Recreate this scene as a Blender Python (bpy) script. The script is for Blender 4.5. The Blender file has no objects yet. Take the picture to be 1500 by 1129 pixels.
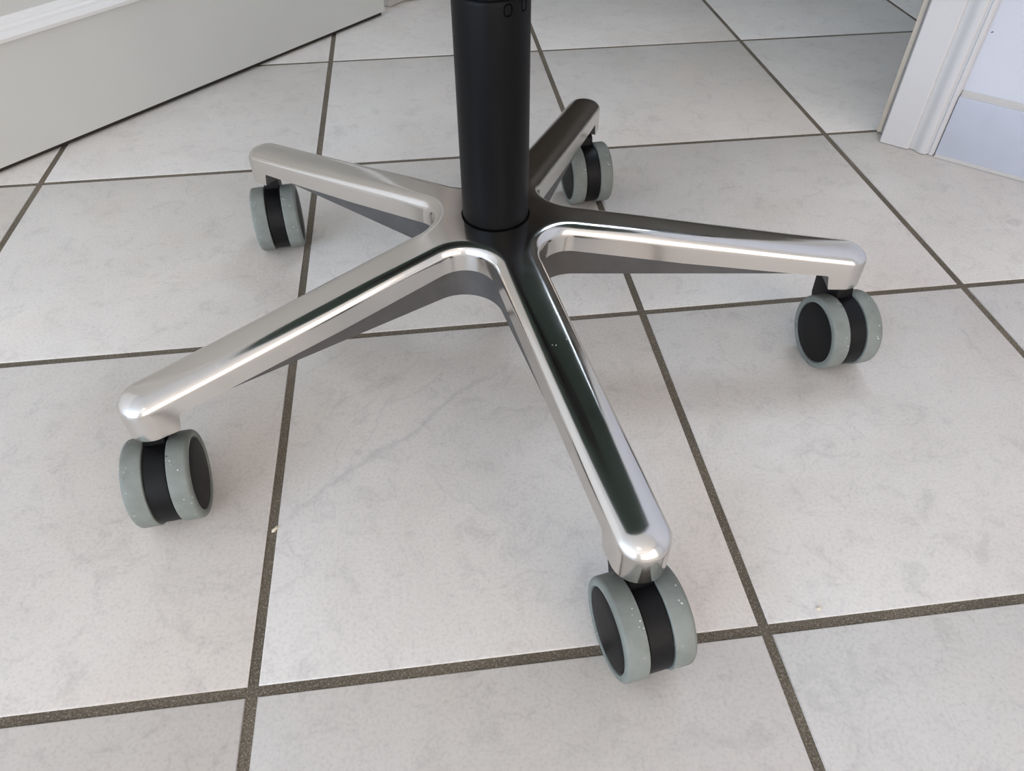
import bpy, bmesh, math, random
import numpy as np
from mathutils import Vector, Matrix

random.seed(7)
SC = bpy.context.scene
COL = SC.collection
S = 0.31                                   # metres per floor-tile pitch

# ------------------------------------------------------------------ camera
cam_d = bpy.data.cameras.new('camera')
cam = bpy.data.objects.new('camera', cam_d)
COL.objects.link(cam)
CR = ((0.9924304519, -0.1227523050, -0.0036972566),
      (-0.0893639028, -0.7011858712, -0.7073559690),
      (0.0842371116, 0.7023320053, -0.7068478361))
CL = Vector((0.4183, -0.6345, 1.3888)) * S
rot = Matrix((CR[0], [-v for v in CR[1]], [-v for v in CR[2]])).transposed()
cam.matrix_world = Matrix.Translation(CL) @ rot.to_4x4()
cam_d.sensor_fit = 'HORIZONTAL'
cam_d.sensor_width = 36.0
cam_d.lens = 1086.14 * 36.0 / 1500.0
cam_d.clip_start = 0.01
SC.camera = cam

# ------------------------------------------------------------------ view and world
SC.view_settings.view_transform = 'Standard'
SC.view_settings.look = 'None'
SC.view_settings.gamma = 1.0
SC.view_settings.use_curve_mapping = False
SC.view_settings.exposure = 0.0

world = bpy.data.worlds.new('world')
SC.world = world
world.use_nodes = True
world.node_tree.nodes['Background'].inputs[0].default_value = (0.62, 0.74, 1.0, 1)
world.node_tree.nodes['Background'].inputs[1].default_value = 0.6

# wall frame: a runs right along the doorway wall, b runs into the room
WANG = math.radians(-43.5)
E1 = Vector((math.cos(WANG), math.sin(WANG), 0))
E2 = Vector((math.sin(WANG), -math.cos(WANG), 0))
WO = Vector((2.18, 1.906, 0)) * S
def W(a, b, z=0.0):
    return WO + E1 * a + E2 * b + Vector((0, 0, z))

ROOM_L, ROOM_R, ROOM_B, ROOM_H = -2.2, 2.6, 5.2, 2.5      # room extents in a, b, z
HALL_B = -2.2
DOOR_L = -0.811

def area_light(name, pos, direction, sx, sy, power, colour):
    d = bpy.data.lights.new(name, 'AREA')
    d.shape = 'RECTANGLE'; d.size = sx; d.size_y = sy
    d.energy = power; d.color = colour
    o = bpy.data.objects.new(name, d); COL.objects.link(o)
    o.location = pos
    o.rotation_euler = Vector(direction).to_track_quat('-Z', 'Y').to_euler()
    return o

# daylight at the two windows (in the reveals, in front of the panes)
WIN1 = (-1.9, 1.3, 0.2, 2.35)          # back wall: a0, a1, z0, z1
WIN2 = (1.0, 4.4, 0.2, 2.35)              # right side wall: b0, b1, z0, z1
area_light('daylight_back_window', W((WIN1[0]+WIN1[1])/2, ROOM_B + 0.04, (WIN1[2]+WIN1[3])/2), -E2,
           WIN1[1]-WIN1[0], WIN1[3]-WIN1[2], 141, (0.63, 0.795, 1.0))
area_light('daylight_side_window', W(ROOM_R + 0.04, (WIN2[0]+WIN2[1])/2, (WIN2[2]+WIN2[3])/2), -E1,
           WIN2[1]-WIN2[0], WIN2[3]-WIN2[2], 61, (1.0, 0.82, 0.66))

# ------------------------------------------------------------------ node materials
def new_mat(name):
    m = bpy.data.materials.new(name); m.use_nodes = True
    nt = m.node_tree
    b = nt.nodes['Principled BSDF']
    return m, nt, b
def N(nt, kind, **kw):
    n = nt.nodes.new(kind)
    for k, v in kw.items():
        if k.startswith('i_'):
            n.inputs[k[2:].replace('_', ' ')].default_value = v
        else:
            setattr(n, k, v)
    return n
def L(nt, a, b): nt.links.new(a, b)
def ramp(nt, fac, stops, interp='LINEAR'):
    r = nt.nodes.new('ShaderNodeValToRGB')
    r.color_ramp.interpolation = interp
    e = r.color_ramp.elements
    while len(e) < len(stops): e.new(0.5)
    for el, (p, c) in zip(e, stops):
        el.position = p; el.color = c if len(c) == 4 else (*c, 1)
    L(nt, fac, r.inputs[0])
    return r
def mix(nt, fac, a, b, mode='MIX'):
    m = nt.nodes.new('ShaderNodeMix'); m.data_type = 'RGBA'; m.blend_type = mode
    for s, v in ((m.inputs[0], fac), (m.inputs[6], a), (m.inputs[7], b)):
        if hasattr(v, 'links'): L(nt, v, s)
        elif isinstance(v, (int, float)): s.default_value = v
        else: s.default_value = (*v, 1) if len(v) == 3 else v
    return m.outputs[2]
def bump(nt, b, height, strength, dist):
    n = N(nt, 'ShaderNodeBump'); n.inputs['Strength'].default_value = strength
    n.inputs['Distance'].default_value = dist
    L(nt, height, n.inputs['Height']); L(nt, n.outputs[0], b.inputs['Normal'])

def plain(name, col, rough, noise=0.0, scale=40, bumpd=0.0, metal=0.0, spec=0.5):
    m, nt, b = new_mat(name)
    tc = N(nt, 'ShaderNodeTexCoord')
    nz = N(nt, 'ShaderNodeTexNoise', i_Scale=scale, i_Detail=6.0)
    L(nt, tc.outputs['Object'], nz.inputs['Vector'])
    c = mix(nt, nz.outputs['Fac'], [v*(1-noise) for v in col], [min(1, v*(1+noise)) for v in col])
    L(nt, c, b.inputs['Base Color'])
    b.inputs['Roughness'].default_value = rough
    b.inputs['Metallic'].default_value = metal
    b.inputs['Specular IOR Level'].default_value = spec
    if bumpd: bump(nt, b, nz.outputs['Fac'], 0.5, bumpd)
    return m

def tile_material(vein_line=None):
    m, nt, b = new_mat('glazed_floor_tile' if vein_line is None else 'glazed_floor_tile_veined')
    tc = N(nt, 'ShaderNodeTexCoord'); oi = N(nt, 'ShaderNodeObjectInfo')
    off = N(nt, 'ShaderNodeVectorMath', operation='SCALE'); off.inputs['Scale'].default_value = 9.0
    cmb = N(nt, 'ShaderNodeCombineXYZ')
    L(nt, oi.outputs['Random'], cmb.inputs[0])
    mul = N(nt, 'ShaderNodeMath', operation='MULTIPLY'); mul.inputs[1].default_value = 3.7
    L(nt, oi.outputs['Random'], mul.inputs[0]); L(nt, mul.outputs[0], cmb.inputs[1])
    L(nt, cmb.outputs[0], off.inputs[0])
    add = N(nt, 'ShaderNodeVectorMath', operation='ADD')
    L(nt, tc.outputs['Object'], add.inputs[0]); L(nt, off.outputs[0], add.inputs[1])
    P = add.outputs[0]
    def nz(scale, det, rough=0.6, dist=0.0):
        n = N(nt, 'ShaderNodeTexNoise', i_Scale=scale, i_Detail=det, i_Roughness=rough, i_Distortion=dist)
        L(nt, P, n.inputs['Vector']); return n.outputs['Fac']
    cloud = ramp(nt, nz(9, 6, 0.65, 0.4), [(0.3, (0.63, 0.588, 0.545)), (0.52, (0.675, 0.634, 0.592)), (0.72, (0.705, 0.667, 0.626))])
    patch = ramp(nt, nz(42, 6, 0.75, 0.9), [(0.34, (0.80, 0.80, 0.81)), (0.48, (1, 1, 1)), (0.75, (1.02, 1.015, 1.01))])
    grain = ramp(nt, nz(420, 3, 0.6), [(0.3, (0.89, 0.885, 0.88)), (0.5, (1, 1, 1)), (0.7, (1.04, 1.037, 1.034))])
    stain = ramp(nt, nz(6.0, 3, 0.5, 0.6), [(0.5, (1, 1, 1)), (0.72, (1.0, 0.965, 0.925))])
    # thin printed veins: narrow band around the level line of a distorted noise
    v = N(nt, 'ShaderNodeMath', operation='SUBTRACT'); v.inputs[1].default_value = 0.5
    L(nt, nz(3.2, 5, 0.6, 0.5), v.inputs[0])
    va = N(nt, 'ShaderNodeMath', operation='ABSOLUTE'); L(nt, v.outputs[0], va.inputs[0])
    vein = ramp(nt, va.outputs[0], [(0.0, (1, 1, 1)), (0.006, (0, 0, 0))])
    vm = ramp(nt, nz(5.0, 2, 0.5), [(0.5, (0, 0, 0)), (0.62, (1, 1, 1))])
    vf = N(nt, 'ShaderNodeMath', operation='MULTIPLY'); L(nt, vein.outputs[0], vf.inputs[0]); L(nt, vm.outputs[0], vf.inputs[1])
    vf2 = N(nt, 'ShaderNodeMath', operation='MULTIPLY'); vf2.inputs[1].default_value = 0.16; L(nt, vf.outputs[0], vf2.inputs[0])
    c = mix(nt, 0.6, cloud.outputs[0], patch.outputs[0], 'MULTIPLY')
    c = mix(nt, 1.0, c, grain.outputs[0], 'MULTIPLY')
    c = mix(nt, 0.6, c, stain.outputs[0], 'MULTIPLY')
    c = mix(nt, vf2.outputs[0], c, (0.30, 0.29, 0.29))
    if vein_line:                           # the long printed crack-like vein of one tile (x, y from the tile centre)
        (x0, y0), (x1, y1) = vein_line
        ln_ = math.hypot(x1-x0, y1-y0); dx, dy = (x1-x0)/ln_, (y1-y0)/ln_
        wob = N(nt, 'ShaderNodeTexNoise', i_Scale=16.0, i_Detail=6.0, i_Roughness=0.6); L(nt, tc.outputs['Object'], wob.inputs['Vector'])
        dn = N(nt, 'ShaderNodeVectorMath', operation='DOT_PRODUCT'); dn.inputs[1].default_value = (-dy, dx, 0); L(nt, tc.outputs['Object'], dn.inputs[0])
        ma = N(nt, 'ShaderNodeMath', operation='MULTIPLY_ADD'); ma.inputs[1].default_value = 0.045; L(nt, wob.outputs['Fac'], ma.inputs[0]); L(nt, dn.outputs['Value'], ma.inputs[2])
        sb = N(nt, 'ShaderNodeMath', operation='SUBTRACT'); sb.inputs[1].default_value = -dy*x0+dx*y0+0.0225; L(nt, ma.outputs[0], sb.inputs[0])
        ab = N(nt, 'ShaderNodeMath', operation='ABSOLUTE'); L(nt, sb.outputs[0], ab.inputs[0])
        core = ramp(nt, ab.outputs[0], [(0.0, (1, 1, 1)), (0.0008, (0, 0, 0))])
        halo = ramp(nt, ab.outputs[0], [(0.0, (0.2, 0.2, 0.2)), (0.005, (0, 0, 0))])
        dt = N(nt, 'ShaderNodeVectorMath', operation='DOT_PRODUCT'); dt.inputs[1].default_value = (dx/ln_, dy/ln_, 0); L(nt, tc.outputs['Object'], dt.inputs[0])
        sh = N(nt, 'ShaderNodeMath', operation='SUBTRACT'); sh.inputs[1].default_value = (dx*x0+dy*y0)/ln_; L(nt, dt.outputs['Value'], sh.inputs[0])
        msk = ramp(nt, sh.outputs[0], [(0.0, (0, 0, 0)), (0.15, (1, 1, 1)), (0.85, (1, 1, 1)), (1.0, (0, 0, 0))])
        sm_ = N(nt, 'ShaderNodeMath', operation='ADD'); L(nt, core.outputs[0], sm_.inputs[0]); L(nt, halo.outputs[0], sm_.inputs[1])
        k1 = N(nt, 'ShaderNodeMath', operation='MULTIPLY'); L(nt, sm_.outputs[0], k1.inputs[0]); L(nt, msk.outputs[0], k1.inputs[1])
        k2 = N(nt, 'ShaderNodeMath', operation='MULTIPLY'); k2.inputs[1].default_value = 0.24; L(nt, k1.outputs[0], k2.inputs[0])
        c = mix(nt, k2.outputs[0], c, (0.33, 0.32, 0.33))
    L(nt, c, b.inputs['Base Color'])
    rr = ramp(nt, nz(60, 4), [(0.3, (0.38, 0.38, 0.38)), (0.7, (0.5, 0.5, 0.5))])
    L(nt, rr.outputs[0], b.inputs['Roughness'])
    b.inputs['Specular IOR Level'].default_value = 0.5
    bump(nt, b, nz(260, 4, 0.6), 0.16, 0.0006)
    return m

def grout_material():
    m, nt, b = new_mat('sandy_grout')
    tc = N(nt, 'ShaderNodeTexCoord')
    n1 = N(nt, 'ShaderNodeTexNoise', i_Scale=900.0, i_Detail=3.0); L(nt, tc.outputs['Object'], n1.inputs['Vector'])
    n2 = N(nt, 'ShaderNodeTexNoise', i_Scale=14.0, i_Detail=5.0); L(nt, tc.outputs['Object'], n2.inputs['Vector'])
    c1 = ramp(nt, n1.outputs['Fac'], [(0.3, (0.078, 0.064, 0.047)), (0.55, (0.14, 0.118, 0.09)), (0.74, (0.31, 0.27, 0.22))])
    c2 = ramp(nt, n2.outputs['Fac'], [(0.35, (0.85, 0.85, 0.82)), (0.65, (1.2, 1.17, 1.12))])
    L(nt, mix(nt, 1.0, c1.outputs[0], c2.outputs[0], 'MULTIPLY'), b.inputs['Base Color'])
    b.inputs['Roughness'].default_value = 0.9
    bump(nt, b, n1.outputs['Fac'], 0.6, 0.0006)
    return m

def metal_material():
    m, nt, b = new_mat('polished_cast_aluminium')
    tc = N(nt, 'ShaderNodeTexCoord')
    n1 = N(nt, 'ShaderNodeTexNoise', i_Scale=60.0, i_Detail=6.0, i_Roughness=0.7); L(nt, tc.outputs['Object'], n1.inputs['Vector'])
    n2 = N(nt, 'ShaderNodeTexNoise', i_Scale=900.0, i_Detail=2.0); L(nt, tc.outputs['Object'], n2.inputs['Vector'])
    r = ramp(nt, n1.outputs['Fac'], [(0.35, (0.12, 0.12, 0.12)), (0.75, (0.19, 0.19, 0.19))])
    b.inputs['Base Color'].default_value = (0.67, 0.65, 0.625, 1)
    b.inputs['Metallic'].default_value = 1.0
    L(nt, r.outputs[0], b.inputs['Roughness'])
    # dust specks
    v = N(nt, 'ShaderNodeTexVoronoi', i_Scale=130.0); L(nt, tc.outputs['Object'], v.inputs['Vector'])
    sp = ramp(nt, v.outputs['Distance'], [(0.035, (1, 1, 1)), (0.06, (0, 0, 0))])
    n3 = N(nt, 'ShaderNodeTexNoise', i_Scale=22.0, i_Detail=2.0); L(nt, tc.outputs['Object'], n3.inputs['Vector'])
    sm = ramp(nt, n3.outputs['Fac'], [(0.52, (0, 0, 0)), (0.6, (1, 1, 1))])
    f = N(nt, 'ShaderNodeMath', operation='MULTIPLY'); L(nt, sp.outputs[0], f.inputs[0]); L(nt, sm.outputs[0], f.inputs[1])
    dust = N(nt, 'ShaderNodeBsdfDiffuse'); dust.inputs[0].default_value = (0.7, 0.68, 0.64, 1)
    ms = N(nt, 'ShaderNodeMixShader')
    L(nt, f.outputs[0], ms.inputs[0]); L(nt, b.outputs[0], ms.inputs[1]); L(nt, dust.outputs[0], ms.inputs[2])
    L(nt, ms.outputs[0], nt.nodes['Material Output'].inputs[0])
    bump(nt, b, n2.outputs['Fac'], 0.05, 0.00005)
    return m

def rubber_material():
    m, nt, b = new_mat('grey_rubber_tread')
    tc = N(nt, 'ShaderNodeTexCoord')
    n1 = N(nt, 'ShaderNodeTexNoise', i_Scale=55.0, i_Detail=6.0, i_Roughness=0.65); L(nt, tc.outputs['Object'], n1.inputs['Vector'])
    base = ramp(nt, n1.outputs['Fac'], [(0.3, (0.16, 0.172, 0.154)), (0.55, (0.205, 0.22, 0.199)), (0.75, (0.23, 0.244, 0.224))])
    v = N(nt, 'ShaderNodeTexVoronoi', i_Scale=430.0); L(nt, tc.outputs['Object'], v.inputs['Vector'])
    sp = ramp(nt, v.outputs['Distance'], [(0.12, (1, 1, 1)), (0.26, (0, 0, 0))])
    n2 = N(nt, 'ShaderNodeTexNoise', i_Scale=75.0, i_Detail=4.0, i_Roughness=0.6); L(nt, tc.outputs['Object'], n2.inputs['Vector'])
    sm = ramp(nt, n2.outputs['Fac'], [(0.55, (0, 0, 0)), (0.62, (1, 1, 1))])
    f = N(nt, 'ShaderNodeMath', operation='MULTIPLY'); L(nt, sp.outputs[0], f.inputs[0]); L(nt, sm.outputs[0], f.inputs[1])
    c = mix(nt, f.outputs[0], base.outputs[0], (0.78, 0.78, 0.74))
    v2 = N(nt, 'ShaderNodeTexVoronoi', i_Scale=95.0); L(nt, tc.outputs['Object'], v2.inputs['Vector'])
    dk = ramp(nt, v2.outputs['Distance'], [(0.05, (1, 1, 1)), (0.085, (0, 0, 0))])
    f2 = N(nt, 'ShaderNodeMath', operation='MULTIPLY'); L(nt, dk.outputs[0], f2.inputs[0])
    n3 = N(nt, 'ShaderNodeTexNoise', i_Scale=30.0); L(nt, tc.outputs['Object'], n3.inputs['Vector'])
    sm2 = ramp(nt, n3.outputs['Fac'], [(0.56, (0, 0, 0)), (0.6, (1, 1, 1))]); L(nt, sm2.outputs[0], f2.inputs[1])
    c = mix(nt, f2.outputs[0], c, (0.05, 0.05, 0.045))
    L(nt, c, b.inputs['Base Color'])
    b.inputs['Roughness'].default_value = 0.5
    b.inputs['Specular IOR Level'].default_value = 0.35
    bump(nt, b, n1.outputs['Fac'], 0.3, 0.0003)
    return m

def plaster_material(name, col):
    m, nt, b = new_mat(name)
    tc = N(nt, 'ShaderNodeTexCoord')
    n1 = N(nt, 'ShaderNodeTexNoise', i_Scale=90.0, i_Detail=7.0, i_Roughness=0.7); L(nt, tc.outputs['Object'], n1.inputs['Vector'])
    n2 = N(nt, 'ShaderNodeTexNoise', i_Scale=8.0, i_Detail=3.0); L(nt, tc.outputs['Object'], n2.inputs['Vector'])
    c = ramp(nt, n2.outputs['Fac'], [(0.3, [v*0.97 for v in col]), (0.7, col)])
    L(nt, c.outputs[0], b.inputs['Base Color'])
    b.inputs['Roughness'].default_value = 0.85
    bump(nt, b, n1.outputs['Fac'], 0.35, 0.0012)
    return m

MAT = {
    'tile': tile_material(), 'grout': grout_material(), 'metal': metal_material(), 'rubber': rubber_material(),
    'plaster': plaster_material('white_wall_plaster', (0.84, 0.835, 0.82)),
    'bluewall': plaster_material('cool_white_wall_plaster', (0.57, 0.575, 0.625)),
    'ceiling': plaster_material('ceiling_paint', (0.85, 0.84, 0.82)),
    'hall': plaster_material('hallway_paint', (0.17, 0.135, 0.105)),
    'hallwood': plain('dark_wood_panelling', (0.085, 0.066, 0.05), 0.5, 0.3, 9),
    'cast': plain('raw_cast_aluminium', (0.125, 0.12, 0.118), 0.5, 0.3, 55, 0.0002, 0.6),
    'black': plain('black_plastic', (0.0045, 0.0045, 0.005), 0.45, 0.2, 300, 0.00003, 0.0, 0.2),
    'cap': plain('black_cap_plastic', (0.0065, 0.0063, 0.0068), 0.5, 0.2, 300, 0.00004, 0.0, 0.18),
    'column': plain('black_satin_paint', (0.005, 0.005, 0.0055), 0.42, 0.15, 400, 0.00002, 0.0, 0.11),
    'hole': plain('dark_hole', (0.0015, 0.0015, 0.0015), 0.7, 0.1, 100, 0.0, 0.0, 0.03),
    'paint': plain('white_gloss_paint', (0.585, 0.57, 0.565), 0.35, 0.015, 20, 0.0001),
    'doorpaint': plain('door_paint', (0.62, 0.625, 0.60), 0.45, 0.02, 12, 0.0001),
    'seal': plain('cream_rubber_seal', (0.66, 0.56, 0.45), 0.55, 0.12, 60),
    'sealgrey': plain('grey_seal_groove', (0.32, 0.29, 0.27), 0.6, 0.12, 60),
    'skirting': plain('glazed_skirting_tile', (0.46, 0.475, 0.535), 0.35, 0.08, 30, 0.0001),
    'caulk': plain('pale_caulk', (0.52, 0.50, 0.48), 0.6, 0.08, 60),
    'fabric': plain('dark_green_upholstery', (0.062, 0.094, 0.078), 0.85, 0.35, 500, 0.0003),
    'shell': plain('black_seat_shell', (0.012, 0.016, 0.014), 0.5, 0.2, 200, 0.00005),
    'crumb': plain('cream_crumb', (0.72, 0.64, 0.50), 0.8, 0.2, 700, 0.0006),
    'gap_shade': plain('dark_gap_shade', (0.035, 0.031, 0.026), 0.9, 0.3, 200),  # dark colour standing in for the shade under the door
    'moulding': plain('white_moulding_paint', (0.80, 0.80, 0.79), 0.35, 0.015, 20, 0.0001),
    'frame': plain('window_frame_white', (0.78, 0.78, 0.76), 0.4, 0.02, 20),
}
def glass_material():
    m, nt, b = new_mat('window_glass')
    nt.nodes.remove(b)
    t = N(nt, 'ShaderNodeBsdfTransparent'); g = N(nt, 'ShaderNodeBsdfGlossy'); g.inputs['Roughness'].default_value = 0.02
    fr = N(nt, 'ShaderNodeFresnel'); fr.inputs[0].default_value = 1.45
    ms = N(nt, 'ShaderNodeMixShader')
    L(nt, fr.outputs[0], ms.inputs[0]); L(nt, t.outputs[0], ms.inputs[1]); L(nt, g.outputs[0], ms.inputs[2])
    L(nt, ms.outputs[0], nt.nodes['Material Output'].inputs[0])
    return m
MAT['glass'] = glass_material()
MAT['veined'] = tile_material(((-0.1372, -0.0271), (0.0206, 0.1036)))

# ------------------------------------------------------------------ mesh helpers
def link(name, me, mat, parent=None, loc=None):
    o = bpy.data.objects.new(name, me); COL.objects.link(o)
    if mat is not None and not me.materials: me.materials.append(MAT[mat])
    if parent is not None: o.parent = parent
    if loc is not None: o.location = loc
    return o
def empty(name, loc=(0, 0, 0)):
    o = bpy.data.objects.new(name, None); COL.objects.link(o); o.location = loc
    o.empty_display_size = 0.05
    return o
def mesh(name, verts, faces, smooth=False):
    me = bpy.data.meshes.new(name)
    me.from_pydata([tuple(v) for v in verts], [], faces)
    me.validate()
    bm = bmesh.new(); bm.from_mesh(me)
    bmesh.ops.recalc_face_normals(bm, faces=bm.faces); bm.to_mesh(me); bm.free()
    if smooth: smooth_angle(me)
    return me
def smooth_angle(me, deg=35):
    me.polygons.foreach_set('use_smooth', [True] * len(me.polygons))
    me.set_sharp_from_angle(angle=math.radians(deg))
def prism(name, poly, frame, h0, h1, smooth=False, bevel=0.0):
    """poly: 2D points; frame(u, v, h) -> 3D; extruded from h0 to h1"""
    n = len(poly)
    v = [frame(x, y, h0) for x, y in poly] + [frame(x, y, h1) for x, y in poly]
    f = [tuple(range(n)), tuple(range(n, 2*n))] + [(i, (i+1) % n, n+(i+1) % n, n+i) for i in range(n)]
    me = mesh(name, v, f, smooth)
    if bevel: bevel_mesh(me, bevel)
    return me
def bevel_mesh(me, w, seg=2):
    bm = bmesh.new(); bm.from_mesh(me)
    bmesh.ops.bevel(bm, geom=[e for e in bm.edges if e.calc_face_angle(0) > 0.5], offset=w, segments=seg, affect='EDGES', profile=0.6)
    bm.to_mesh(me); bm.free(); smooth_angle(me)
def boxes(name, lst, bevel=0.0):
    """lst of (a0,a1,b0,b1,z0,z1) in the wall frame"""
    v, f = [], []
    for a0, a1, b0, b1, z0, z1 in lst:
        k = len(v)
        v += [W(a, b, z) for z in (z0, z1) for a, b in ((a0, b0), (a1, b0), (a1, b1), (a0, b1))]
        f += [tuple(k+i for i in q) for q in ((0, 3, 2, 1), (4, 5, 6, 7), (0, 1, 5, 4), (1, 2, 6, 5), (2, 3, 7, 6), (3, 0, 4, 7))]
    me = mesh(name, v, f)
    if bevel: bevel_mesh(me, bevel)
    return me
def lathe(name, prof, seg=96, axis='X', closed=False):
    """prof: list of (t, r): t along the axis, r radius"""
    v, f = [], []
    n = len(prof)
    for i in range(seg):
        c, s = math.cos(2*math.pi*i/seg), math.sin(2*math.pi*i/seg)
        for t, r in prof:
            v.append((t, r*c, r*s) if axis == 'X' else (r*c, r*s, t))
    rng = range(n) if closed else range(n-1)
    for i in range(seg):
        j = (i+1) % seg
        for k in rng:
            l = (k+1) % n
            f.append((i*n+k, i*n+l, j*n+l, j*n+k))
    me = mesh(name, v, f)
    bm = bmesh.new(); bm.from_mesh(me)
    bmesh.ops.remove_doubles(bm, verts=bm.verts, dist=1e-6)
    bmesh.ops.recalc_face_normals(bm, faces=bm.faces)
    bm.to_mesh(me); bm.free()
    smooth_angle(me, 40)
    return me
def structure(o): o['kind'] = 'structure'; return o
def wallf(a, b, z): return W(a, b, z)

# ------------------------------------------------------------------ floor: grout bed and single tiles
JOINT = 0.0212
def rect(a0, a1, b0, b1): return [(a0, b0), (a1, b0), (a1, b1), (a0, b1)]
T = 0.12                                    # wall thickness
floor = structure(link('floor', boxes('floor', [(ROOM_L-0.3, ROOM_R+0.3, HALL_B-0.3, ROOM_B+0.3, -0.06, -0.0009)]), 'grout'))
floor['label'] = 'pale grey glazed square floor tiles with brown grout joints'
def tile_mesh():
    h = (1-JOINT)*S/2; bv = 0.0008
    prof = [(h, -0.0105), (h, -bv), (h-bv*0.3, -bv*0.3), (h-bv, 0.0)]
    v, f = [], []
    for q, z in prof: v += [(-q, -q, z), (q, -q, z), (q, q, z), (-q, q, z)]
    for k in range(len(prof)-1):
        for i in range(4):
            j = (i+1) % 4; f.append((4*k+i, 4*k+j, 4*k+4+j, 4*k+4+i))
    k = 4*(len(prof)-1); f.append((k, k+1, k+2, k+3))
    me = mesh('tile', v, f); smooth_angle(me, 60); return me
TM = tile_mesh()
def in_view(x, y):
    """a tile that the camera can see (with a margin)"""
    p = Vector((x, y, 0)) - CL
    z = Vector(CR[2]).dot(p)
    if z < 0.05: return False
    u = 750 + 1086.14*Vector(CR[0]).dot(p)/z; v = 564.5 + 1086.14*Vector(CR[1]).dot(p)/z
    return -40 < u < 1540 and -40 < v < 1170
rest = []
for i in range(-24, 28):
    for j in range(-24, 28):
        c = Vector(((i+0.5)*S, (j+0.5)*S, 0))
        a, b = (c-WO).dot(E1), (c-WO).dot(E2)
        if not (ROOM_L-0.1 < a < ROOM_R+0.1 and HALL_B-0.1 < b < ROOM_B+0.1): continue
        pts = [(c.x+dx*S*0.5, c.y+dy*S*0.5) for dx in (-1, -.5, 0, .5, 1) for dy in (-1, -.5, 0, .5, 1)]
        if any(in_view(*q) for q in pts):
            t = link('tile', TM, 'tile', floor, c)
            if (i, j) == (0, 0):            # the tile under the front of the chair carries a long vein
                t.data = TM.copy(); t.data.materials.clear(); t.data.materials.append(MAT['veined'])
            t.rotation_euler = (random.uniform(-.0008, .0008), random.uniform(-.0008, .0008), random.uniform(-.001, .001))
        else:
            rest.append(c)
v, f = [], []
for c in rest:
    k = len(v); v += [tuple(q.co + c) for q in TM.vertices]
    f += [tuple(k+i for i in p.vertices) for p in TM.polygons]
me = mesh('tile_field', v, f)
o = link('tile_field', me, 'tile', floor); o['kind'] = 'stuff'

# ------------------------------------------------------------------ walls, ceiling, hallway
WF = -0.013                                 # plaster face of the doorway wall (casing face is b = 0)
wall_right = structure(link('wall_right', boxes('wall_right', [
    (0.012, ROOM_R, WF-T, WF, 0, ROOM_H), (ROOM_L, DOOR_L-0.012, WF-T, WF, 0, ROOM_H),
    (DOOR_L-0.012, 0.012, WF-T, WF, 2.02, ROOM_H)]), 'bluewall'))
wall_right['label'] = 'white rough plaster wall right of the doorway'
a0, a1, z0, z1 = WIN1
structure(link('wall_back', boxes('wall_back', [
    (ROOM_L, a0, ROOM_B, ROOM_B+0.2, 0, ROOM_H), (a1, ROOM_R, ROOM_B, ROOM_B+0.2, 0, ROOM_H),
    (a0, a1, ROOM_B, ROOM_B+0.2, 0, z0), (a0, a1, ROOM_B, ROOM_B+0.2, z1, ROOM_H)]), 'plaster'))
structure(link('wall_left', boxes('wall_left', [(ROOM_L-0.15, ROOM_L, WF-T, ROOM_B+0.2, 0, ROOM_H)]), 'plaster'))
b0, b1, z0, z1 = WIN2
structure(link('wall_side', boxes('wall_side', [
    (ROOM_R, ROOM_R+0.2, WF-T, b0, 0, ROOM_H), (ROOM_R, ROOM_R+0.2, b1, ROOM_B+0.2, 0, ROOM_H),
    (ROOM_R, ROOM_R+0.2, b0, b1, 0, z0), (ROOM_R, ROOM_R+0.2, b0, b1, z1, ROOM_H)]), 'plaster'))
structure(link('ceiling', boxes('ceiling', [(ROOM_L-0.15, ROOM_R+0.2, WF-T, ROOM_B+0.2, ROOM_H, ROOM_H+0.1)]), 'ceiling'))
structure(link('ceiling_hallway', boxes('ceiling_hallway', [(ROOM_L-0.15, ROOM_R+0.2, HALL_B-0.15, WF-T, ROOM_H, ROOM_H+0.1)]), 'hallwood'))
structure(link('wall_hallway', boxes('wall_hallway', [
    (ROOM_L-0.15, ROOM_L, HALL_B, WF-T, 0, ROOM_H), (ROOM_R, ROOM_R+0.2, HALL_B, WF-T, 0, ROOM_H),
    (ROOM_L-0.15, ROOM_R+0.2, HALL_B-0.15, HALL_B, 0, ROOM_H)]), 'hall'))

def window(n, fr, u0, u1, z0, z1):
    """fr(u, d, z): u along the wall, d depth inside the opening"""
    t = 0.06
    def bar(name, q, parent, mat):
        me = prism(name, [(q[0], q[2]), (q[1], q[2]), (q[1], q[3]), (q[0], q[3])], lambda x, z, h: fr(x, h, z), 0.06, 0.12, bevel=0.004 if mat == 'frame' else 0)
        return link(name, me, mat, parent)
    fo = empty('window_%d' % n); structure(fo); fo['label'] = 'white framed casement window'
    um = (u0+u1)/2
    for q in ((u0, u1, z0, z0+t), (u0, u1, z1-t, z1), (u0, u0+t, z0+t, z1-t), (u1-t, u1, z0+t, z1-t), (um-t*0.7, um+t*0.7, z0+t, z1-t)):
        bar('window_frame', q, fo, 'frame')
    for p, q in ((u0+t, um-t*0.7), (um+t*0.7, u1-t)):
        me = prism('pane', [(p, z0+t), (q, z0+t), (q, z1-t), (p, z1-t)], lambda x, z, h: fr(x, h, z), 0.088, 0.092)
        link('pane', me, 'glass', fo)
window(1, lambda u, d, z: W(u, ROOM_B+d, z), *WIN1)
window(2, lambda u, d, z: W(ROOM_R+d, u, z), *WIN2)

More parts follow.
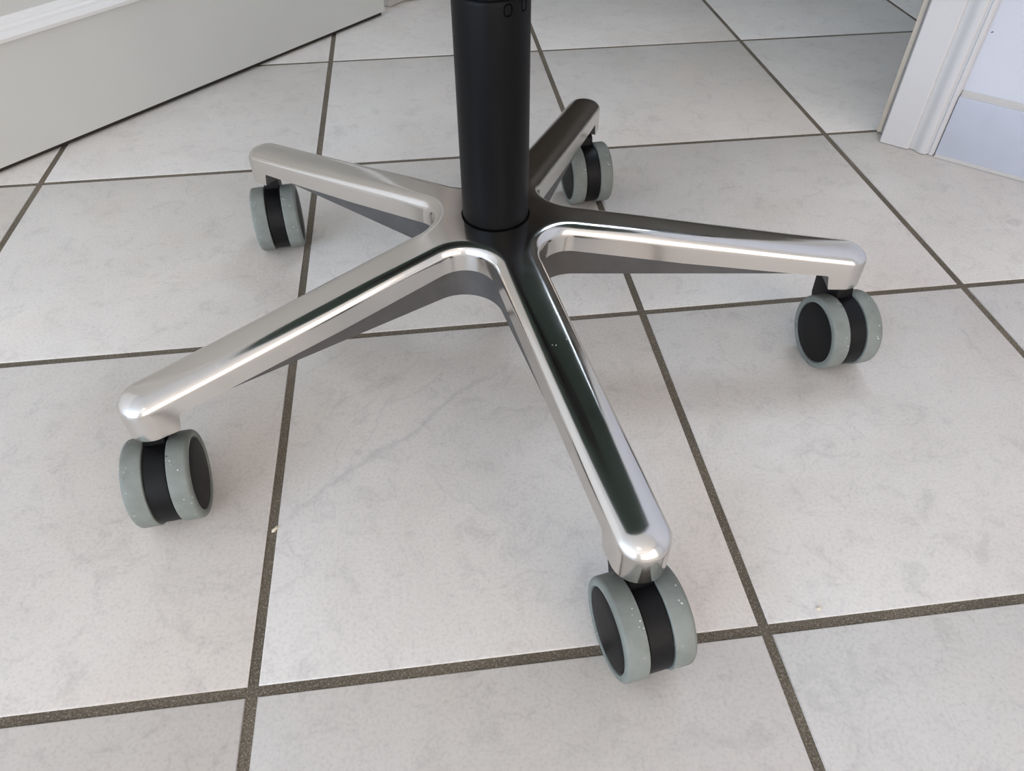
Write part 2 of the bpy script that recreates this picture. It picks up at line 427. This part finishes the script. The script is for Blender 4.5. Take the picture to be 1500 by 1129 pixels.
# ------------------------------------------------------------------ door casing, jamb, seals, skirting
casing_prof = [(0.0, -0.0015), (0.0012, 0.0), (0.0325, 0.0), (0.0340, -0.0012), (0.0352, -0.0042), (0.0385, -0.0040), (0.0415, -0.0022),
               (0.0450, 0.0004), (0.0485, 0.0014), (0.0520, 0.0012), (0.0540, -0.0004), (0.0552, -0.0026), (0.0566, -0.0026),
               (0.0578, -0.0008), (0.0596, -0.0006), (0.0612, -0.0022), (0.0625, -0.005), (0.0630, -0.008), (0.0630, WF), (0.0, WF)]
def casing(name, mirror_at=None):
    pr = casing_prof if mirror_at is None else [(mirror_at - x, y) for x, y in casing_prof][::-1]
    me = prism(name, pr, wallf, 0.0008, 2.075); smooth_angle(me, 28); return me
trim = structure(link('trim_1', casing('trim_1'), 'paint'))
trim['label'] = 'white moulded door casing standing on the tiles'
# jamb lining, door stop and the cream seal in the rebate
link('jamb_lining', boxes('jamb_lining', [(0.0012, 0.012, WF-T-0.004, -0.0135, 0.0006, 2.0)], 0.001), 'paint', trim)
link('door_stop', boxes('door_stop', [(-0.0048, 0.0012, -0.118, -0.034, 0.0006, 2.0)], 0.001), 'paint', trim)
for k, (p0, p1, q0, q1) in enumerate(((-0.0105, -0.0052, -0.032, -0.0215), (-0.0052, -0.0012, -0.030, -0.0195))):
    s = link('door_seal', boxes('door_seal', [(p0, p1, q0, q1, 0.002, 2.0)], 0.0012), 'seal' if k == 0 else 'sealgrey', trim)
    s['label'] = 'cream rubber door seal strip' if k == 0 else 'grey groove of the door seal'
trim2 = structure(link('trim_2', casing('trim_2', DOOR_L), 'paint'))
trim2['label'] = 'white door casing behind the open door'
link('jamb_lining', boxes('jamb_lining', [(DOOR_L-0.012, DOOR_L-0.0005, WF-T-0.004, -0.0135, 0.0006, 2.0)], 0.001), 'paint', trim2)
link('door_stop', boxes('door_stop', [(DOOR_L-0.0005, DOOR_L+0.014, -0.118, -0.052, 0.0006, 2.0)], 0.0015), 'paint', trim2)
link('door_seal', boxes('door_seal', [(DOOR_L, DOOR_L+0.008, -0.0515, -0.043, 0.002, 2.0)], 0.0015), 'seal', trim2)
structure(link('trim_3', boxes('trim_3', [(DOOR_L-0.063, 0.063, WF, -0.001, 2.012, 2.075)], 0.002), 'paint'))

# small dark scuff on the plaster beside the casing
bm = bmesh.new(); bmesh.ops.create_uvsphere(bm, u_segments=12, v_segments=8, radius=1.0)
for v in bm.verts: v.co = Vector((v.co.x*0.0013, v.co.y*0.0004, v.co.z*0.0005))
me = bpy.data.meshes.new('scuff'); bm.to_mesh(me); bm.free()
o = link('scuff', me, 'hole', wall_right, W(0.0672, WF, 0.1385)); o.rotation_euler = (0, -0.5, WANG)

# skirting of glazed tiles along the plaster wall
SK = 0.0715
bb = structure(link('baseboard_right', boxes('baseboard_right', [(0.0631, ROOM_R-0.002, WF, WF+0.0035, 0.001, SK-0.001)]), 'caulk'))
bb['label'] = 'bluish grey glazed skirting tiles along the plaster wall'
x = 0.0633
while x < ROOM_R-0.05:
    x1 = min(x+0.303, ROOM_R-0.004)
    link('skirting_tile', boxes('skirting_tile', [(x, x1, WF+0.001, WF+0.0095, 0.0022, SK)], 0.0012), 'skirting', bb); x = x1+0.003
ck = prism('caulk_bead', [(WF+0.0003, SK+0.0045), (WF+0.004, SK+0.002), (WF+0.0085, SK-0.0003), (WF+0.0003, SK-0.001)],
           lambda b, z, h: W(h, b, z), 0.064, ROOM_R-0.004)
link('caulk_bead', ck, 'caulk', bb)
fb = prism('floor_joint', [(WF+0.002, 0.0004), (WF+0.0135, 0.0004), (WF+0.0095, 0.0028), (WF+0.002, 0.0028)],
           lambda b, z, h: W(h, b, z), 0.064, ROOM_R-0.004)
link('floor_joint', fb, 'caulk', bb)

# ------------------------------------------------------------------ open door leaf
DA, DT = -0.792, 0.040                      # face plane (a), thickness
DB0, DB1, DZ0, DZ1 = 0.031, 0.845, 0.0062, 1.985
ST, MW, MZ = 0.115, 0.0215, 0.127           # stile width, moulding width, height of the bottom rail
door = structure(link('door_1', boxes('door_1', [
    (DA-DT, DA, DB0, DB0+ST, DZ0, DZ1), (DA-DT, DA, DB1-ST, DB1, DZ0, DZ1),
    (DA-DT, DA, DB0+ST, DB1-ST, DZ0, MZ), (DA-DT, DA, DB0+ST, DB1-ST, DZ1-0.12, DZ1)]), 'doorpaint'))
door['label'] = 'grey white panelled door leaf standing open at the left'
link('panel', boxes('panel', [(DA-DT+0.008, DA-0.011, DB0+ST-0.005, DB1-ST+0.005, MZ-0.005, DZ1-0.115)]), 'doorpaint', door)
mp = [(0, -0.011), (0, 0.0008), (0.0012, 0.0042), (0.005, 0.0052), (0.008, 0.0035), (0.0095, 0.0), (0.0125, -0.0005), (0.0145, -0.003),
      (0.0165, -0.0035), (0.0185, -0.007), (0.0215, -0.0085), (0.0215, -0.011)]
def mould(name, f, h0, h1):
    me = prism(name, mp, f, h0, h1); smooth_angle(me, 30); return link(name, me, 'moulding', door)
mould('moulding', lambda p, q, h: W(DA+q, h, MZ+p), DB0+ST, DB1-ST)
mould('moulding', lambda p, q, h: W(DA+q, h, DZ1-0.12-p), DB0+ST, DB1-ST)
mould('moulding', lambda p, q, h: W(DA+q, DB0+ST+p, h), MZ, DZ1-0.12)
mould('moulding', lambda p, q, h: W(DA+q, DB1-ST-p, h), MZ, DZ1-0.12)
link('door_gap_shade', boxes('door_gap_shade', [(DA-DT+0.004, DA-0.005, DB0+0.004, DB1-0.004, 0.0006, DZ0+0.001)]), 'gap_shade', door)  # dark strip added to draw the shaded gap below the leaf
for z in (0.25, 1.75):
    me = lathe('hinge', [(0, 0), (0, 0.007), (0.09, 0.007), (0.09, 0)], 20, 'Z')
    link('hinge', me, 'cast', door, W(DA-0.004, DB0-0.012, z))

# ------------------------------------------------------------------ the chair
HUB = Vector((0.567, 0.919, 0)) * S
chair = empty('office_chair', HUB)
chair['label'] = 'office chair with polished five-armed aluminium star base, black column and grey rubber casters'
chair['category'] = 'chair'
base = empty('star_base'); base.parent = chair
PH0 = math.radians(-8) + 0.0076             # direction of the arm that points right

# ---- cast star base (tile units, scaled by S at the end)
RT, W0, W1, RF = 0.878, 0.0550, 0.0520, 0.084
FCD = (W0+RF)/math.sin(math.radians(36))
FC = (FCD*math.cos(math.radians(36)), FCD*math.sin(math.radians(36)))
def zf(r):
    x = r-0.15
    return 0.393 - 0.128*(math.sqrt(x*x+0.04**2)+x)/2
def sstep(x, a, b):
    t = min(1, max(0, (x-a)/(b-a))); return t*t*(3-2*t)
def rise(r): return 0.026 - 0.003*sstep(r, 0.2, 0.5) + 0.002*sstep(r, 0.72, 0.9)
def rho(r): return 0.031 + 0.018*sstep(r, 0.25, 0.92)
def wbot(r):
    pts = [(0, .354), (.14, .354), (.2, .347), (.46, .311), (.72, .282), (1.2, .236)]
    for (x0, y0), (x1, y1) in zip(pts, pts[1:]):
        if r <= x1: return y0+(y1-y0)*(r-x0)/(x1-x0)
def halfw(s): return W0 + (W1-W0)*min(1, max(0, (s-FC[0])/(RT-FC[0])))
def wall_bottom(r, s):
    z = wbot(r)
    return z + (0.230-z)*sstep(s, RT-0.050, RT-0.038)
half = []                                   # (outline xy, spine xy, s)
for k in range(0, 17):
    ph = math.radians(216 + 54*k/16)
    O = (FC[0]+RF*math.cos(ph), FC[1]+RF*math.sin(ph))
    sx = FC[0] - FC[1]*math.cos(ph)/math.sin(ph)
    half.append((O, (sx, 0), O[0]))
NF = len(half)
ss = [FC[0]+(RT-0.07-FC[0])*k/34 for k in range(1, 35)] + [RT-0.07+0.07*k/16 for k in range(1, 17)]
for s in ss: half.append(((s, halfw(s)), (s, 0), s))
for k in range(1, 25):
    t = math.radians(90-90*k/24)
    half.append(((RT+W1*math.cos(t), W1*math.sin(t)), (RT, 0), RT+W1*math.cos(t)))
arm_st = [((O[0], -O[1]), S_, s) for O, S_, s in half] + half[-2::-1]   # from the -36 deg crotch over the tip to the +36 deg crotch
NFLAT, NR, NW = 6, 14, 7
def column_pts(O, Sp, s):
    Lr = math.hypot(O[0]-Sp[0], O[1]-Sp[1])
    ro = min(rho(math.hypot(*O)), Lr*0.98)
    ds = [Lr-(Lr-ro)*k/NFLAT for k in range(NFLAT)] + [ro*(1-math.sin(math.pi/2*k/NR)) for k in range(NR+1)]
    out = []
    for d in ds:
        u = 1-d/Lr
        x, y = Sp[0]+(O[0]-Sp[0])*u, Sp[1]+(O[1]-Sp[1])*u
        r = math.hypot(x, y)
        q = min(1, max(0, 1-d/ro))
        rs = rise(r)
        dr = rs*(1-math.sqrt(max(0, 1-q**2.3)))
        crown = 0.0025*(1-(u*Lr/max(Lr, 1e-6))**2) if s > 0.2 else 0.0
        out.append((x, y, zf(r)+rs-dr+crown*sstep(s, 0.2, 0.4)))
    zt = out[-1][2]; zb = wall_bottom(math.hypot(*O), s)
    for k in range(1, NW+1):
        w = k/NW
        out.append((O[0], O[1], zt+(zb-zt)*w))
    return out
V, F, FA = [], [], []
idx = {}
def vid(p):
    key = (round(p[0], 6), round(p[1], 6), round(p[2], 6))
    if key not in idx:
        idx[key] = len(V); V.append(p)
    return idx[key]
NH = NF-1
for k in range(5):
    c, s_ = math.cos(PH0+k*2*math.pi/5), math.sin(PH0+k*2*math.pi/5)
    cols = []
    for O, Sp, s in arm_st:
        cols.append([vid((x*c-y*s_, x*s_+y*c, z)) for x, y, z in column_pts(O, Sp, s)])
    for i in range(len(cols)-1):
        is_arm = NH <= i < len(cols)-1-NH
        for j in range(len(cols[0])-1):
            q = []
            for w in (cols[i][j], cols[i+1][j], cols[i+1][j+1], cols[i][j+1]):
                if w not in q: q.append(w)
            if len(q) >= 3: F.append(q); FA.append(k if is_arm else 5)
VN = np.array(V)*S
nor = np.zeros_like(VN)
for q in F:
    p = VN[q]; n = np.zeros(3)
    for i in range(1, len(q)-1): n += np.cross(p[i]-p[0], p[i+1]-p[0])
    nor[q] += n
ln = np.linalg.norm(nor, axis=1, keepdims=True); nor /= np.where(ln == 0, 1, ln)
top_i = int(np.argmax(VN[:, 2]))
flip = nor[top_i][2] < 0
if flip: nor = -nor; F = [q[::-1] for q in F]
for part in range(6):
    fs = [q for q, g in zip(F, FA) if g == part]
    used = sorted({i for q in fs for i in q}); mp_ = {o: i for i, o in enumerate(used)}
    me = bpy.data.meshes.new('arm' if part < 5 else 'hub')
    me.from_pydata([tuple(VN[i]) for i in used], [], [[mp_[i] for i in q] for q in fs])
    me.polygons.foreach_set('use_smooth', [True]*len(me.polygons))
    me.normals_split_custom_set_from_vertices([tuple(nor[i]) for i in used])
    o = link('arm' if part < 5 else 'hub', me, 'metal', base)

# ---- matte underside: inset skirt below the polished wall and a closing bottom
ZR = 0.272
uv, uf = [], []
IN = 0.011
for k in range(5):
    c, s_ = math.cos(PH0+k*2*math.pi/5), math.sin(PH0+k*2*math.pi/5)
    uv, uf = [], []
    n0 = 0
    for O, Sp, s in arm_st:
        Lr = math.hypot(O[0]-Sp[0], O[1]-Sp[1]); g = (Lr-IN)/Lr
        I = (Sp[0]+(O[0]-Sp[0])*g, Sp[1]+(O[1]-Sp[1])*g)
        zb = wall_bottom(math.hypot(*O), s)
        zr = min(ZR, zb-0.001) if s < RT-0.06 else zb+0.002
        prof = [(O[0], O[1], zb), (I[0], I[1], zb+0.0005), (I[0], I[1], zb-0.0008 if zr < zb else zb+0.001), (I[0], I[1], zr), (Sp[0], Sp[1], zr)]
        uv += [((x*c-y*s_)*S, (x*s_+y*c)*S, z*S) for x, y, z in prof]
    m_ = 5
    for i in range(len(arm_st)-1):
        for j in range(m_-1): uf.append((i*m_+j, i*m_+j+1, (i+1)*m_+j+1, (i+1)*m_+j))
    me = mesh('underside', uv, uf)
    bm = bmesh.new(); bm.from_mesh(me); bmesh.ops.remove_doubles(bm, verts=bm.verts, dist=1e-6); bm.to_mesh(me); bm.free()
    smooth_angle(me, 40)
    o = link('underside', me, 'cast', base); o['label'] = 'dull raw cast underside rib'

# ---- column
CRAD = 0.0789*S
colm = lathe('column', [(0.400*S, 0), (0.400*S, CRAD*0.97), (0.4205*S, CRAD*0.985), (0.424*S, CRAD), (0.909*S, CRAD), (0.913*S, CRAD*0.993), (0.9165*S, CRAD*0.975), (0.918*S, CRAD*0.94), (0.918*S, 0)], 128, 'Z')
co = link('column', colm, 'column', chair)
link('column_ring', lathe('column_ring', [(0.404*S, CRAD*0.99), (0.404*S, CRAD*1.05), (0.4195*S, CRAD*1.045), (0.4215*S, CRAD*1.01), (0.4215*S, CRAD*0.99)], 128, 'Z', True), 'hole', co)
link('column_sleeve', lathe('column_sleeve', [(0.9185*S, CRAD*0.90), (0.9185*S, CRAD*0.955), (0.922*S, CRAD*0.965), (1.49*S, CRAD*0.965), (1.49*S, 0)], 128, 'Z'), 'column', co)
AZ = math.radians(-95.47)
for off, z, w, h in ((24, 0.9005, 0.0075, 0.0095), (53, 0.9035, 0.0068, 0.0105)):
    a = AZ+math.radians(off)
    fr = Matrix(((-math.sin(a), 0, math.cos(a)), (math.cos(a), 0, math.sin(a)), (0, 1, 0)))
    n = 24
    pts = []
    for i in range(n):
        t = 2*math.pi*i/n
        ct, st = math.cos(t), math.sin(t)
        pts.append((w*S*math.copysign(abs(ct)**0.7, ct), h*S*math.copysign(abs(st)**0.7, st)))
    vv, ff = [], []
    for dep, k in ((0.00015, 1.25), (0.0003, 1.15), (0.0003, 1.0), (-0.0006, 0.92)):
        for x, y in pts:
            vv.append(fr @ Vector((x*k, y*k, math.sqrt(max(0, CRAD**2-(x*k)**2))+dep)))
    for r in range(3):
        for i in range(n): ff.append((r*n+i, r*n+(i+1) % n, (r+1)*n+(i+1) % n, (r+1)*n+i))
    ff.append(tuple(range(3*n, 4*n)))
    me = mesh('latch_hole', vv, ff); smooth_angle(me, 50)
    link('latch_hole', me, 'hole', co, (0, 0, z*S))

# ---- seat above the frame (its underside mirrors in the arms)
SZ = 1.46*S
seat = link('seat', lathe('seat', [(SZ+0.012, 0), (SZ+0.012, 0.20), (SZ+0.016, 0.232), (SZ+0.030, 0.250), (SZ+0.055, 0.252), (SZ+0.075, 0.238), (SZ+0.085, 0.205), (SZ+0.082, 0)], 96, 'Z'), 'fabric', chair)
link('seat_pan', lathe('seat_pan', [(SZ, 0), (SZ, 0.07), (SZ+0.004, 0.09), (SZ+0.013, 0.10), (SZ+0.013, 0)], 72, 'Z'), 'shell', seat)
v = []
mech = [(-0.05, -0.10), (0.05, -0.10), (0.05, 0.08), (-0.05, 0.08)]
me = prism('tilt_mechanism', mech, lambda x, y, h: Vector((x, y, h)), SZ-0.032, SZ+0.001, bevel=0.006)
link('tilt_mechanism', me, 'shell', seat)
me = lathe('lift_lever', [(0, 0), (0.0, 0.004), (0.12, 0.004), (0.125, 0.007), (0.17, 0.008), (0.175, 0)], 20, 'X')
lv = link('lift_lever', me, 'shell', seat, (0.05, -0.02, SZ-0.016))

# ---- casters: [x, y, yaw] of the wheel pairs, in tile pitches
WR, WH, WC = 0.0983, 0.0685, 0.0805
CAST = [(-0.2107, 0.4581, 0.1068), (0.7338, 0.0022, 0.1722), (1.4547, 0.7497, 0.086), (0.9523, 1.644, 0.0939), (-0.0735, 1.4957, 0.1024)]
def sc(prof): return [(t*S, r*S) for t, r in prof]
BH = 0.0225
def arc(cx, cr, rad, a0, a1, n):
    return [(cx+rad*math.cos(math.radians(a0+(a1-a0)*k/n)), cr+rad*math.sin(math.radians(a0+(a1-a0)*k/n))) for k in range(n+1)]
tread = [(0.0242, 0.070), (0.0242, WR-0.0035)] + arc(0.0267, WR-0.0025, 0.0025, 180, 90, 4) + [(0.045, WR+0.0002)] + \
        arc(WH-0.0095, WR-0.0095, 0.0095, 90, 0, 8)[0:] + [(WH, 0.0842), (WH-0.0008, 0.0822), (WH-0.004, 0.0810), (WH-0.006, 0.0806), (WH-0.006, 0.060)]
cap = [(WH-0.0085, 0.0797), (WH-0.0045, 0.0794), (WH-0.0025, 0.0784), (WH-0.0018, 0.0767), (WH-0.0022, 0.0757), (WH-0.0016, 0.0744), (WH-0.0002, 0.045), (WH+0.0006, 0.02), (WH+0.0008, 0)]
hub_ = [(-BH, 0.05), (-BH, 0.0925), (-BH+0.0012, 0.0937), (BH-0.0012, 0.0937), (BH, 0.0925), (BH, 0.05)]
mesh_tread = lathe('wheel', sc(tread), 112, 'X', False)
mesh_cap = lathe('hub_cap', sc(cap), 96, 'X')
mesh_band = lathe('caster', sc(hub_), 112, 'X')
neckp = [(0.012, 0.080), (0.014, 0.180), (0.022, 0.214), (0.034, 0.224), (0.064, 0.226), (0.078, 0.256), (0.104, 0.256), (0.124, 0.200), (0.120, 0.140), (0.100, 0.09), (0.06, 0.06)]
mesh_neck = prism('caster_neck', [(y*S, z*S) for y, z in neckp], lambda y, z, h: Vector((h, y, z)), -0.0222*S, 0.0222*S, bevel=0.0012)
mesh_stem = lathe('stem', sc([(0.225, 0), (0.225, 0.024), (0.236, 0.024), (0.2365, 0.018), (0.30, 0.018), (0.30, 0)]), 32, 'Z')
mesh_axle = lathe('axle', sc([(-0.06, 0), (-0.06, 0.016), (0.06, 0.016), (0.06, 0)]), 24, 'X')
for nm, m_ in (('wheel', mesh_tread), ('hub_cap', mesh_cap), ('caster', mesh_band), ('caster_neck', mesh_neck), ('stem', mesh_stem), ('axle', mesh_axle)):
    m_.materials.append(MAT[{'wheel': 'rubber', 'hub_cap': 'cap', 'axle': 'cast', 'stem': 'cast'}.get(nm, 'black')])
for k, (x, y, yaw) in enumerate(CAST):
    c = link('caster', mesh_band, None, chair, Vector((x*S, y*S, WR*S))-HUB)
    c.rotation_euler = (0, 0, yaw)
    c['label'] = 'twin wheel caster with grey tread'
    spin = random.uniform(0, 6.28)
    for sgn in (0, 1):
        w = link('wheel', mesh_tread, None, c); w.rotation_euler = (spin*(1-2*sgn)+sgn*1.3, 0, math.pi*sgn)
        w['label'] = 'grey rubber wheel tread'
        h = link('hub_cap', mesh_cap, None, c); h.rotation_euler = (spin, 0, math.pi*sgn); h['label'] = 'black disc on the wheel'
    n = link('caster_neck', mesh_neck, None, c, (0, 0, -WR*S))
    st = link('stem', mesh_stem, None, c, (0, 0.049*S, -WR*S))
    ax = link('axle', mesh_axle, None, c)

# ------------------------------------------------------------------ crumbs on the floor
def crumb(loc, size, rz, label, seed):
    rnd = random.Random(seed)
    bm = bmesh.new(); bmesh.ops.create_icosphere(bm, subdivisions=3, radius=1.0)
    for v in bm.verts:
        k = 1+0.22*math.sin(5*v.co.x+seed)*math.cos(4*v.co.y)+rnd.uniform(-.10, .10)
        v.co = Vector((v.co.x*size[0], v.co.y*size[1], v.co.z*size[2]))*k
    zmin = min(v.co.z for v in bm.verts)
    for v in bm.verts: v.co.z -= zmin
    me = bpy.data.meshes.new('crumb'); bm.to_mesh(me); bm.free(); smooth_angle(me, 60)
    o = link('crumb', me, 'crumb', None, loc); o.rotation_euler[2] = rz
    o['label'] = label; o['category'] = 'crumb'; o['group'] = 'crumbs on the floor'
crumb((0.006*S, 0.3636*S, -0.0014), (0.0030, 0.0012, 0.0012), 0.9, 'small cream crumb lying in the grout joint near the left front caster', 1)
crumb((1.1214*S, 0.0289*S, 0.0001), (0.0016, 0.0011, 0.0007), 0.2, 'tiny pale crumb on the tile right of the nearest caster', 2)

# ------------------------------------------------------------------ ceiling lamp of the room (behind the camera), added fill lamp of the hallway
def unseen_ceiling_lamp(pos, power, colour, label, rad=0.17):
    lamp = empty('unseen_ceiling_lamp', pos)
    lamp['label'] = label; lamp['category'] = 'lamp'
    link('lamp_base', lathe('lamp_base', [(0, 0), (0, rad), (-0.03, rad), (-0.03, 0)], 48, 'Z'), 'frame', lamp)
    ld = bpy.data.lights.new('lamp_light', 'AREA'); ld.shape = 'DISK'; ld.size = rad*1.9; ld.energy = power; ld.color = colour
    lo = bpy.data.objects.new('lamp_light', ld); COL.objects.link(lo); lo.location = pos + Vector((0, 0, -0.034))
unseen_ceiling_lamp(W(0.9, 2.3, ROOM_H), 3, (1.0, 0.83, 0.64), 'round white ceiling lamp with warm light in the room')
unseen_ceiling_lamp(W(-0.5, -1.1, ROOM_H), 18, (0.76, 0.88, 1.0), 'added unseen fill lamp in the hallway beyond the door', 0.46)  # unseen lamp, added to brighten the hallway floor and the floor behind the chair
